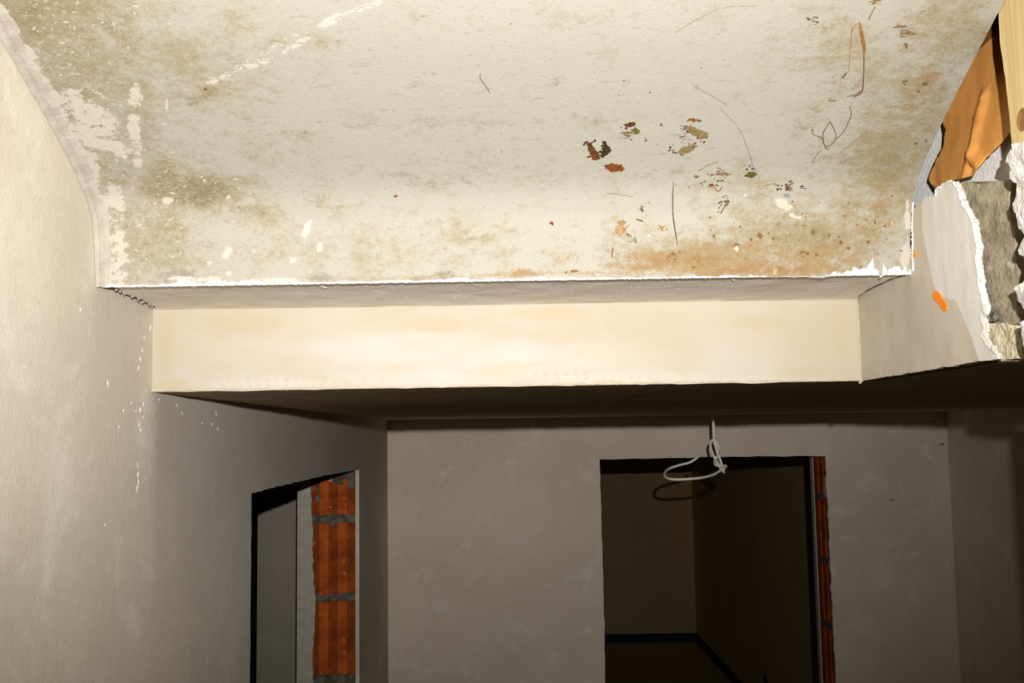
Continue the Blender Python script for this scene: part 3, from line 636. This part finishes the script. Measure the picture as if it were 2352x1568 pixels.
# dried leaves, stalks and roots pressed into the concrete
LM = {}
def lmat(c):
    if c not in LM: LM[c] = mat_flat('plant_residue', tuple(.6 * v for v in c), c, 300, 0.6, .5, 500)
    return LM[c]
def leafbits(cx, cy, rx, ry, rot, n, size, col, seed, name='leaf_fragment'):
    rn = random.Random(seed); bm = bmesh.new(); a0 = math.radians(rot)
    for k in range(n):
        r, a = math.sqrt(rn.random()), rn.uniform(0, 6.28); u, v = rx * r * math.cos(a), ry * r * math.sin(a)
        x, y = cx + u * math.cos(a0) - v * math.sin(a0), cy + u * math.sin(a0) + v * math.cos(a0)
        p, e, nr = onS(x, y, .0003); sc = p.y / F
        fleck(bm, p, Vector((1, 0, 0)), e, nr, size * sc * rn.uniform(.7, 1.6), rn.uniform(.35, .75), a0 + rn.gauss(0, .5), rn, .0004, 8)
    return obj(name, bm, lmat(col), flight)
brown, rust, gold, green, olive, dk = (.085, .032, .009), (.17, .050, .010), (.18, .115, .035), (.075, .075, .012), (.11, .095, .025), (.040, .022, .010)
for i, a in enumerate(((1355, 332, 12, 16, 60, 9, 6, brown), (1386, 338, 9, 17, 20, 8, 7, dk), (1362, 352, 10, 12, 30, 6, 8, rust), (1393, 345, 8, 10, 0, 4, 6, brown), (1412, 385, 17, 6, 8, 8, 8, rust), (1396, 384, 6, 3, 30, 3, 4, brown), (1441, 287, 18, 7, -20, 7, 5, brown), (1457, 302, 9, 8, -20, 7, 5, olive), (1440, 318, 10, 10, 0, 7, 3.5, olive), (1594, 276, 16, 5, 5, 6, 5, rust), (1580, 296, 24, 9, 15, 12, 5, brown), (1600, 306, 26, 9, 30, 16, 5, gold), (1580, 342, 22, 8, -35, 14, 5, gold), (1548, 345, 12, 14, 0, 10, 3.5, dk), (1610, 318, 12, 6, 40, 6, 3, brown), (1724, 400, 12, 7, -10, 9, 6, green), (1857, 45, 2.5, 4, 0, 2, 4, green), (1872, 47, 7, 9, 0, 7, 4, olive), (1800, 430, 18, 10, -10, 14, 3.5, dk), (1820, 420, 10, 6, 0, 6, 3, olive), (1942, 172, 5, 10, 30, 5, 4, olive), (1425, 522, 12, 12, 0, 5, 8, (.26, .145, .055)), (1522, 524, 12, 6, 10, 7, 5, (.30, .13, .04)), (1476, 478, 6, 10, 20, 7, 3.5, olive), (1452, 552, 14, 10, 0, 12, 3, (.17, .17, .07)), (1640, 412, 34, 16, -10, 18, 3, brown), (1518, 288, 3, 6, 0, 3, 3, dk), (1312, 624, 14, 4, -10, 6, 4, (.22, .10, .04)), (1600, 405, 5, 3, 0, 3, 4, gold), (1483, 320, 3, 3, 0, 2, 4, rust), (1720, 382, 16, 8, 0, 8, 2.5, brown), (1660, 470, 10, 24, 25, 14, 2.6, brown), (2005, 6, 12, 5, 10, 6, 5, (.20, .12, .035)), (1845, 430, 8, 4, 0, 6, 3, dk), (1865, 300, 2, 2, 0, 1, 2, dk), (1545, 590, 14, 10, 0, 10, 4, (.20, .105, .04)))):
    leafbits(*a, 200 + i)
def leafpoly(pts, col, seed, name='leaf_fragment'):
    pj_ = jag(pts, 1.1, 3.0, seed, True); n = len(pj_)
    vs, es, fs, ov, oe, of = delaunay_2d_cdt([Vector(p) for p in pj_], [(i, (i + 1) % n) for i in range(n)], [list(range(n))], 1, 1e-6)
    bm = bmesh.new(); rn = random.Random(seed); V = [bm.verts.new(onS(v[0], v[1], rn.uniform(.0003, .0008))[0]) for v in vs]
    for f in fs: bm.faces.new([V[i] for i in f])
    r = bmesh.ops.extrude_face_region(bm, geom=bm.faces[:])
    for v in [g for g in r['geom'] if isinstance(g, bmesh.types.BMVert)]: v.co += Vector((0, -.0002, -.0002))
    bmesh.ops.recalc_face_normals(bm, faces=bm.faces)
    return obj(name, bm, lmat(col), flight)
for i, (pts, c) in enumerate((([(1347, 322), (1356, 326), (1364, 340), (1376, 352), (1380, 362), (1371, 368), (1360, 364), (1354, 350)], brown), ([(1388, 329), (1395, 332), (1405, 343), (1396, 354), (1383, 362), (1377, 358), (1384, 344)], dk), ([(1362, 348), (1374, 350), (1376, 362), (1364, 363)], rust), ([(1391, 384), (1401, 378), (1420, 380), (1436, 386), (1430, 391), (1406, 394)], rust), ([(1566, 288), (1590, 291), (1612, 299), (1628, 306), (1624, 318), (1606, 318), (1588, 306)], (.20, .14, .06)), ([(1556, 346), (1572, 336), (1596, 332), (1598, 338), (1582, 350), (1564, 356)], (.20, .145, .055)), ([(1580, 272), (1594, 270), (1606, 276), (1592, 281)], (.20, .085, .03)), ([(1714, 402), (1722, 394), (1735, 396), (1736, 402), (1724, 408)], green), ([(1452, 300), (1464, 294), (1470, 302), (1460, 308)], olive), ([(1436, 284), (1456, 280), (1460, 286), (1444, 292)], brown), ([(1414, 520), (1428, 512), (1432, 524), (1438, 534), (1424, 538), (1412, 532)], (.30, .19, .085)))):
    leafpoly(pts, c, 400 + i)
for i, (x, y, r, c) in enumerate(((2155, 275, 7, (.26, .27, .27)), (2036, 386, 5, (.27, .28, .28)), (2082, 160, 5, (.32, .33, .33)), (2127, 322, 5, (.16, .13, .09)), (1806, 447, 7, (.22, .22, .21)), (1868, 372, 4, (.20, .20, .21)), (1781, 623, 8, (.36, .26, .16)), (2050, 512, 5, (.36, .26, .16)), (1690, 573, 5, (.5, .47, .43)), (1712, 448, 6, (.5, .48, .46)), (2115, 460, 4, (.3, .28, .25)))):
    leafbits(x, y, 1, 1, i * 40, 2, r, c, 500 + i, 'aggregate_chip')
def stalk(pts, wpx, col, name='stalk'):
    P = []; R = []
    Q = catmull([(x, y, 0) for x, y in pts], 6); n = len(Q)
    for i, q in enumerate(Q):
        p, e, nr = onS(q.x, q.y, .0001); P.append(p); ww = np.interp(i / (n - 1), np.linspace(0, 1, len(wpx)), wpx) if isinstance(wpx, (list, tuple)) else wpx
        R.append(ww * p.y / F / 2)
    return obj(name, tube(P, R, 5), lmat(col), flight)
stalk([(1547, 418), (1545, 445), (1545, 470), (1546, 500), (1549, 520), (1553, 545), (1556, 562)], [1.5, 3, 3, 4, 3, 1.5], (.085, .095, .028), 'grass_stalk')
stalk([(1974, 50), (1977, 70), (1981, 90), (1985, 112), (1984, 124)], [3, 8, 9, 9, 3], (.27, .135, .025), 'grass_blade')
stalk([(1974, 50), (1965, 58), (1958, 70), (1955, 85)], [3, 2.5, 1.5], (.30, .16, .04), 'grass_blade')
stalk([(1984, 122), (1984, 150), (1983, 180), (1981, 205), (1974, 215), (1960, 222)], [2.5, 2.5, 3, 5, 3], (.12, .055, .025))
for pts, ww, c in (([(1906, 280), (1898, 292), (1890, 308), (1891, 325), (1897, 340), (1904, 343)], 2.5, olive), ([(1906, 278), (1913, 292), (1920, 308), (1917, 322), (1905, 334), (1893, 335)], 2.5, (.15, .11, .05)), ([(1863, 302), (1870, 310), (1884, 314), (1890, 322)], 2, (.17, .10, .04)), ([(1951, 244), (1955, 262), (1948, 282), (1935, 305), (1920, 320)], 2, olive), ([(1890, 342), (1880, 350), (1870, 365)], 1.8, gold), ([(1103, 170), (1103, 180), (1112, 192), (1121, 205), (1126, 214)], 2, (.14, .105, .06)), ([(2010, 15), (2003, 28), (1995, 45)], 3, (.22, .12, .05)), ([(1957, 60), (1954, 100), (1951, 140), (1949, 165)], 1.6, (.30, .17, .09)), ([(1605, 393), (1625, 380), (1650, 371)], 2.2, gold), ([(1752, 428), (1765, 424), (1778, 422), (1788, 428)], 3.5, (.24, .15, .06)), ([(1625, 428), (1640, 430), (1650, 440), (1660, 428)], 3, (.24, .12, .05)), ([(1857, 488), (1851, 495), (1850, 518)], 3.5, (.30, .22, .13)), ([(1408, 568), (1406, 580), (1405, 592)], 3.5, (.22, .09, .04)), ([(1430, 535), (1437, 525), (1446, 516)], 2, (.26, .10, .04)), ([(1462, 503), (1470, 506), (1477, 508)], 2.5, dk), ([(1930, 350), (1950, 335), (1990, 300)], 1.4, gold), ([(1590, 195), (1625, 215), (1670, 240)], 1.6, (.21, .175, .11)), ([(1550, 75), (1600, 45), (1660, 18), (1740, 12)], 2.2, (.22, .185, .11)), ([(1655, 250), (1700, 300), (1730, 380), (1745, 410)], 1.3, (.20, .175, .12)), ([(1395, 443), (1420, 446), (1455, 452)], 1.5, (.21, .165, .10)), ([(1655, 490), (1662, 478), (1668, 465), (1672, 458)], 2.4, brown), ([(1975, 210), (1960, 218), (1945, 222)], 2, brown)):
    stalk(pts, ww, c, 'root_strand')
for (x, y, s) in ((909, 450, 4), (1267, 512, 4.5)):
    leafbits(x, y, 1, 1, 0, 2, s, (.14, .03, .012), int(x), 'rust_spot')

# ------------------------------------------------------------------ torn right wall of the stair
wr = empty('wall_stair'); tag(wr, 'torn plaster wall of the stair with raw concrete laid bare', 'wall', 'structure')
def px_poly(pts, X):
    f = X if callable(X) else (lambda Y: X)
    out = []
    for (x, y) in pts:
        p = onX(x, y, f(1.0))
        for _ in range(6): p = onX(x, y, f(p[1]))
        out.append((p[1], p[2]))
    return out
pl = [(1972, 878), (2020, 868), (2062, 861), (2120, 851), (2200, 838), (2245, 829), (2293, 824), (2288, 810), (2270, 795), (2256, 772), (2262, 750), (2252, 728), (2262, 715), (2258, 690), (2250, 655), (2247, 620), (2242, 590), (2246, 570), (2240, 545), (2233, 505), (2218, 480), (2206, 455), (2204, 440), (2190, 418), (2176, 420), (2162, 428), (2150, 437), (2150, 450), (2128, 452), (2108, 468), (2098, 480), (2096, 520), (2096, 560), (2097, 610), (2097, 620)]
# straighten the joint side on the beam, roughen the rest
base = px_poly(pl, XR)
base = [(YB + .002, ZC + .0002)] + base[1:-1] + [(YB + .002, 2.60)] if False else [(YB + .004, ZC)] + base[1:]
pj = base[:2] + jag(base[1:12], .0006, .006, 61)[1:] + jag(base[11:28], .0011, .005, 62)[1:] + base[28:-1] + [(1.1425, 2.46), (YB + .004, 2.46)]
co = relief('plaster_coat', pj, toX(XR), (.0055, 0, 0), (-1, 0, 0), .007, .0008, 25, 63, 'wallR', wr)
V3 = np.array([v.co[:] for v in co.data.vertices]); pc = Paint(V3)
mk = np.maximum(pc.seg([(2165, 430), (2165, 520), (2182, 600), (2190, 640)], 52, 4), pc.seg([(2200, 640), (2235, 720), (2262, 790), (2275, 830)], 26, 4)); mk = np.maximum(mk, pc.seg([(2210, 500), (2235, 620), (2245, 700)], 40, 4))
at = co.data.attributes.new('mask', 'FLOAT_COLOR', 'POINT'); at.data.foreach_set('color', np.stack([mk, mk, mk, np.ones_like(mk)], -1).astype(np.float32).reshape(-1))
# white torn rim standing a little proud of the coat
rim = base[6:28]
bm = bmesh.new(); rnd = random.Random(64); A = []; B = []; C = []
path = jag(rim, .0006, .002, 65)
for i, (y, z) in enumerate(path):
    a = path[max(i - 1, 0)]; b = path[min(i + 1, len(path) - 1)]; t = Vector((b[0] - a[0], b[1] - a[1])); t = t.normalized() if t.length else Vector((0, 1)); nn = Vector((t.y, -t.x))
    ww = (.0022 + .0016 * ns1(i * .12, 4.4) + rnd.uniform(-.0006, .0006)) * (2.2 if z < 2.37 else 1); fr = rnd.uniform(-.001, .0015)
    q = Vector((y, z))
    i0 = q + nn * ww * -1; A.append(bm.verts.new((XR - .0004, i0.x, i0.y))); B.append(bm.verts.new((XR - .0016, q.x, q.y))); o0 = q + nn * fr; C.append(bm.verts.new((XR + .0058, o0.x, o0.y)))
for k in range(len(path) - 1):
    bm.faces.new([A[k], A[k + 1], B[k + 1], B[k]]); bm.faces.new([B[k], B[k + 1], C[k + 1], C[k]])
obj('torn_rim', bm, 'white', wr)['label'] = 'white broken plaster rim'
# trowelled white patch on the coat
for pth_ in ([(2097, 464), (2096, 490), (2095, 520), (2096, 550), (2096, 580), (2097, 600), (2098, 624)],):
    q = [Vector(onX(x, y, XR - .0004)) for x, y in pth_]; q = catmull(q, 10); rn = random.Random(int(pth_[0][1]))
    obj('joint_plaster', tube(q, [max(.0003, rn.gauss(.0012, .0005)) for _ in q], 6), 'white', wr)
# raw concrete behind
XC = lambda Y: .4705 + max(0.0, 1.04 - Y) * .22
cp = [(2195, 425), (2215, 418), (2260, 422), (2300, 416), (2322, 412), (2318, 470), (2322, 510), (2335, 540), (2332, 590), (2340, 620), (2345, 660), (2335, 700), (2343, 735), (2300, 745), (2262, 742), (2245, 700), (2238, 600), (2230, 520), (2205, 470)]
cj = jag(px_poly(cp, XC), .0012, .007, 66, True)
relief('raw_concrete', cj, lambda v: (XC(v[0]), v[0], v[1]), (.03, 0, 0), (-1, 0, 0), .006, .0028, 70, 67, 'rawconc', wr)
sp = [(2248, 748), (2300, 742), (2338, 748), (2346, 780), (2350, 824), (2290, 827), (2262, 800)]
sj = jag(px_poly(sp, XC), .0012, .006, 68, True)
relief('mortar_lump', sj, lambda v: (XC(v[0]) - .001, v[0], v[1]), (.03, 0, 0), (-1, 0, 0), .006, .003, 80, 69, 'stone', wr)
gp = [(2258, 655), (2275, 650), (2285, 680), (2290, 705), (2305, 735), (2270, 742), (2258, 715)]
relief('mortar_lump', jag(px_poly(gp, XC), .0015, .005, 70, True), lambda v: (XC(v[0]) - .003, v[0], v[1]), (.03, 0, 0), (-1, 0, 0), .004, .010, 130, 71, 'mortar', wr)
# masonry behind it all
obj('masonry_core', boxes((0.56, 0.72, -2.0, YB, ZC + .013, ZT), (0.470, 0.56, 1.08, YB + .001, ZC + .0125, 2.50), (.470, .496, 1.02, YB + .001, ZC + .0005, ZC + .0124), (.53, .56, .6, 1.08, ZC + .013, 2.40)), 'rawconc', wr)
# paint marks
for pts, sd in (([(2143, 672), (2148, 668), (2156, 672), (2163, 684), (2170, 693), (2175, 703), (2174, 712), (2168, 714), (2162, 708), (2158, 698), (2150, 692), (2144, 684)], 1), ([(2100, 576), (2103, 578), (2104, 586), (2101, 592), (2098, 586)], 2)):
    poly = px_poly(pts, XR - .001); obj('paint_mark', prism(poly, toX(XR - .0013), (.0012, 0, 0)), 'orange', wr)['label'] = 'orange paint mark'

# ragged foam and plaster edge hanging beside the plank
XFm = .4565
fp = [(2322, 330), (2314, 352), (2308, 372), (2318, 392), (2316, 410), (2330, 420), (2328, 440), (2324, 475), (2334, 500), (2338, 525), (2352, 540), (2342, 560), (2334, 580), (2346, 588), (2358, 605), (2346, 650), (2330, 662), (2332, 690), (2352, 712), (2358, 730), (2342, 740), (2340, 770), (2350, 800), (2362, 826), (2440, 826), (2440, 330)]
fr_ = tag(relief('plaster_board_edge', jag(px_poly(fp, XFm), .0010, .004, 73, True), toX(XFm), (.018, 0, 0), (-1, 0, 0), .006, .003, 90, 74, 'white', None, .001), 'ragged white broken plaster edge under the wooden plank', 'plaster')
# wooden plank
pk = empty('wooden_plank'); tag(pk, 'pale softwood plank standing upright beside the torn wall', 'plank')
XP = .4635
ed = jag(px_poly([(2284, -80), (2292, 0), (2296, 90), (2309, 180), (2318, 260), (2323, 320), (2334, 420)], XP), .0003, .006, 75)
ed = [(ed[0][0], 2.95)] + ed
poly = ed + [(.70, ed[-1][1]), (.70, 2.95)]
obj('plank_board', prism(poly, toX(XP), (.024, 0, 0)), 'wood', pk)
bm = bmesh.new(); c = Vector(onX(2348, 275, XP - .0003)); v = [bm.verts.new(c + Vector((0, -.010 * math.cos(k * .393), .0105 * math.sin(k * .393)))) for k in range(16)]
bm.faces.new(v); obj('knot', bm, 'knot', pk)
# insulation behind: polystyrene, kraft paper, timber
foam = px_poly([(2060, 480), (2080, 430), (2120, 330), (2170, 230), (2260, 40), (2330, 20), (2345, 420), (2250, 425), (2190, 440), (2120, 470)], .522)
tag(relief('polystyrene_panel', foam, toX(.522), (.03, 0, 0), (-1, 0, 0), .012, .0004, 60, 76, 'foam', None), 'white polystyrene sheet behind the brown paper', 'insulation')
paper = [(2262, 52), (2236, 90), (2205, 150), (2172, 215), (2162, 262), (2168, 300), (2166, 335), (2150, 365), (2138, 392), (2133, 412), (2140, 425), (2152, 446), (2164, 432), (2185, 413), (2215, 412), (2255, 400), (2270, 360), (2296, 335), (2312, 318), (2325, 300), (2330, 200), (2322, 110), (2318, 52)]
pj = jag(px_poly(paper, .507), .0004, .006, 78, True)
nsA, nsB = vnoise(101), vnoise(102)
pts = [Vector(p) for p in pj]; rnd = random.Random(79); n = len(pts)
ys = [p[0] for p in pj]; zs = [p[1] for p in pj]
for _ in range(2600):
    q = (rnd.uniform(min(ys), max(ys)), rnd.uniform(min(zs), max(zs)))
    if inside(q, pj): pts.append(Vector(q))
vs, es, fs, ov, oe, of = delaunay_2d_cdt(pts, [(i, (i + 1) % n) for i in range(n)], [list(range(n))], 1, 1e-7)
bm = bmesh.new(); V = []
cre = [((1.06, 2.545), (1.02, 2.50), .006), ((1.10, 2.52), (1.04, 2.512), .007), ((1.03, 2.60), (1.08, 2.53), .004), ((.98, 2.62), (.96, 2.55), -.004), ((1.05, 2.50), (1.09, 2.505), -.006)]
for v in vs:
    h = .003 * nsA(v[0] * 16, v[1] * 16) + .0003 * nsB(v[0] * 60, v[1] * 60)
    for (a, b, k) in cre:
        a, b = Vector(a), Vector(b); t = max(0, min(1, (v - a).dot(b - a) / (b - a).length_squared)); d = (v - a - (b - a) * t).length
        h += 1.2 * k * max(0, 1 - d / .012)
    low_ = max(0, (2.535 - v[1]) / .04); h += .012 * min(1, low_) ** 2
    V.append(bm.verts.new((.507 - h, v[0], v[1])))
for f in fs: bm.faces.new([V[i] for i in f])
po = obj('kraft_paper', bm, 'paper', None, True); sm = po.modifiers.new('thickness', 'SOLIDIFY'); sm.thickness = .0006
tag(po, 'crumpled orange brown paper stuffed between concrete and plank', 'paper')
tm = obj('timber_batten', boxes((.505, .56, .90, 1.06, 2.655, 2.675)), 'darkwood'); tag(tm, 'dark brown timber edge above the paper', 'timber')

# ------------------------------------------------------------------ hanging cable
cp = [(1637.5, 940, 0), (1638.5, 970, 0), (1640, 1000, 0), (1645, 1030, -.01), (1655, 1058, -.015), (1660, 1076, -.01), (1663, 1084, 0), (1658, 1080, .012), (1648, 1062, .015), (1637, 1042, .01), (1631.5, 1022, 0), (1636, 1010.5, -.012), (1645, 1013, -.012), (1651, 1028, -.005), (1648, 1046, .012), (1641.5, 1058, .008), (1643, 1066, -.012), (1653, 1070, -.02), (1667, 1069.5, -.008), (1665, 1075, .012), (1655, 1080, 0), (1640, 1089, -.03), (1618, 1095.5, -.06), (1590, 1099, -.08), (1552, 1101, -.08), (1532, 1097, -.05), (1526.5, 1088, -.01), (1535, 1077, .04), (1558, 1068.5, .06), (1583, 1062, .07), (1597, 1054, .06), (1606, 1046, .05)]
YC = 3.13
pth = [Vector(onY(x, y, YC + d)) for x, y, d in cp]; pth[0].z = ZC
cb = obj('ceiling_cable', tube(catmull(pth, 6), .0043, 8), 'cable', None, True)
tag(cb, 'white electric cable hanging knotted and looped from the dark ceiling', 'cable')
# cable stub by the wall of the dark room
p = [Vector(onX(x, y, 1.938)) for x, y in ((1756, 1552), (1758, 1562), (1759, 1575), (1752, 1582))]; p[-1].x = 1.952
tag(obj('cable_stub', tube(catmull(p, 4), .012, 6), 'black', None, True), 'short dark cable end sticking out of the dark room wall', 'cable')
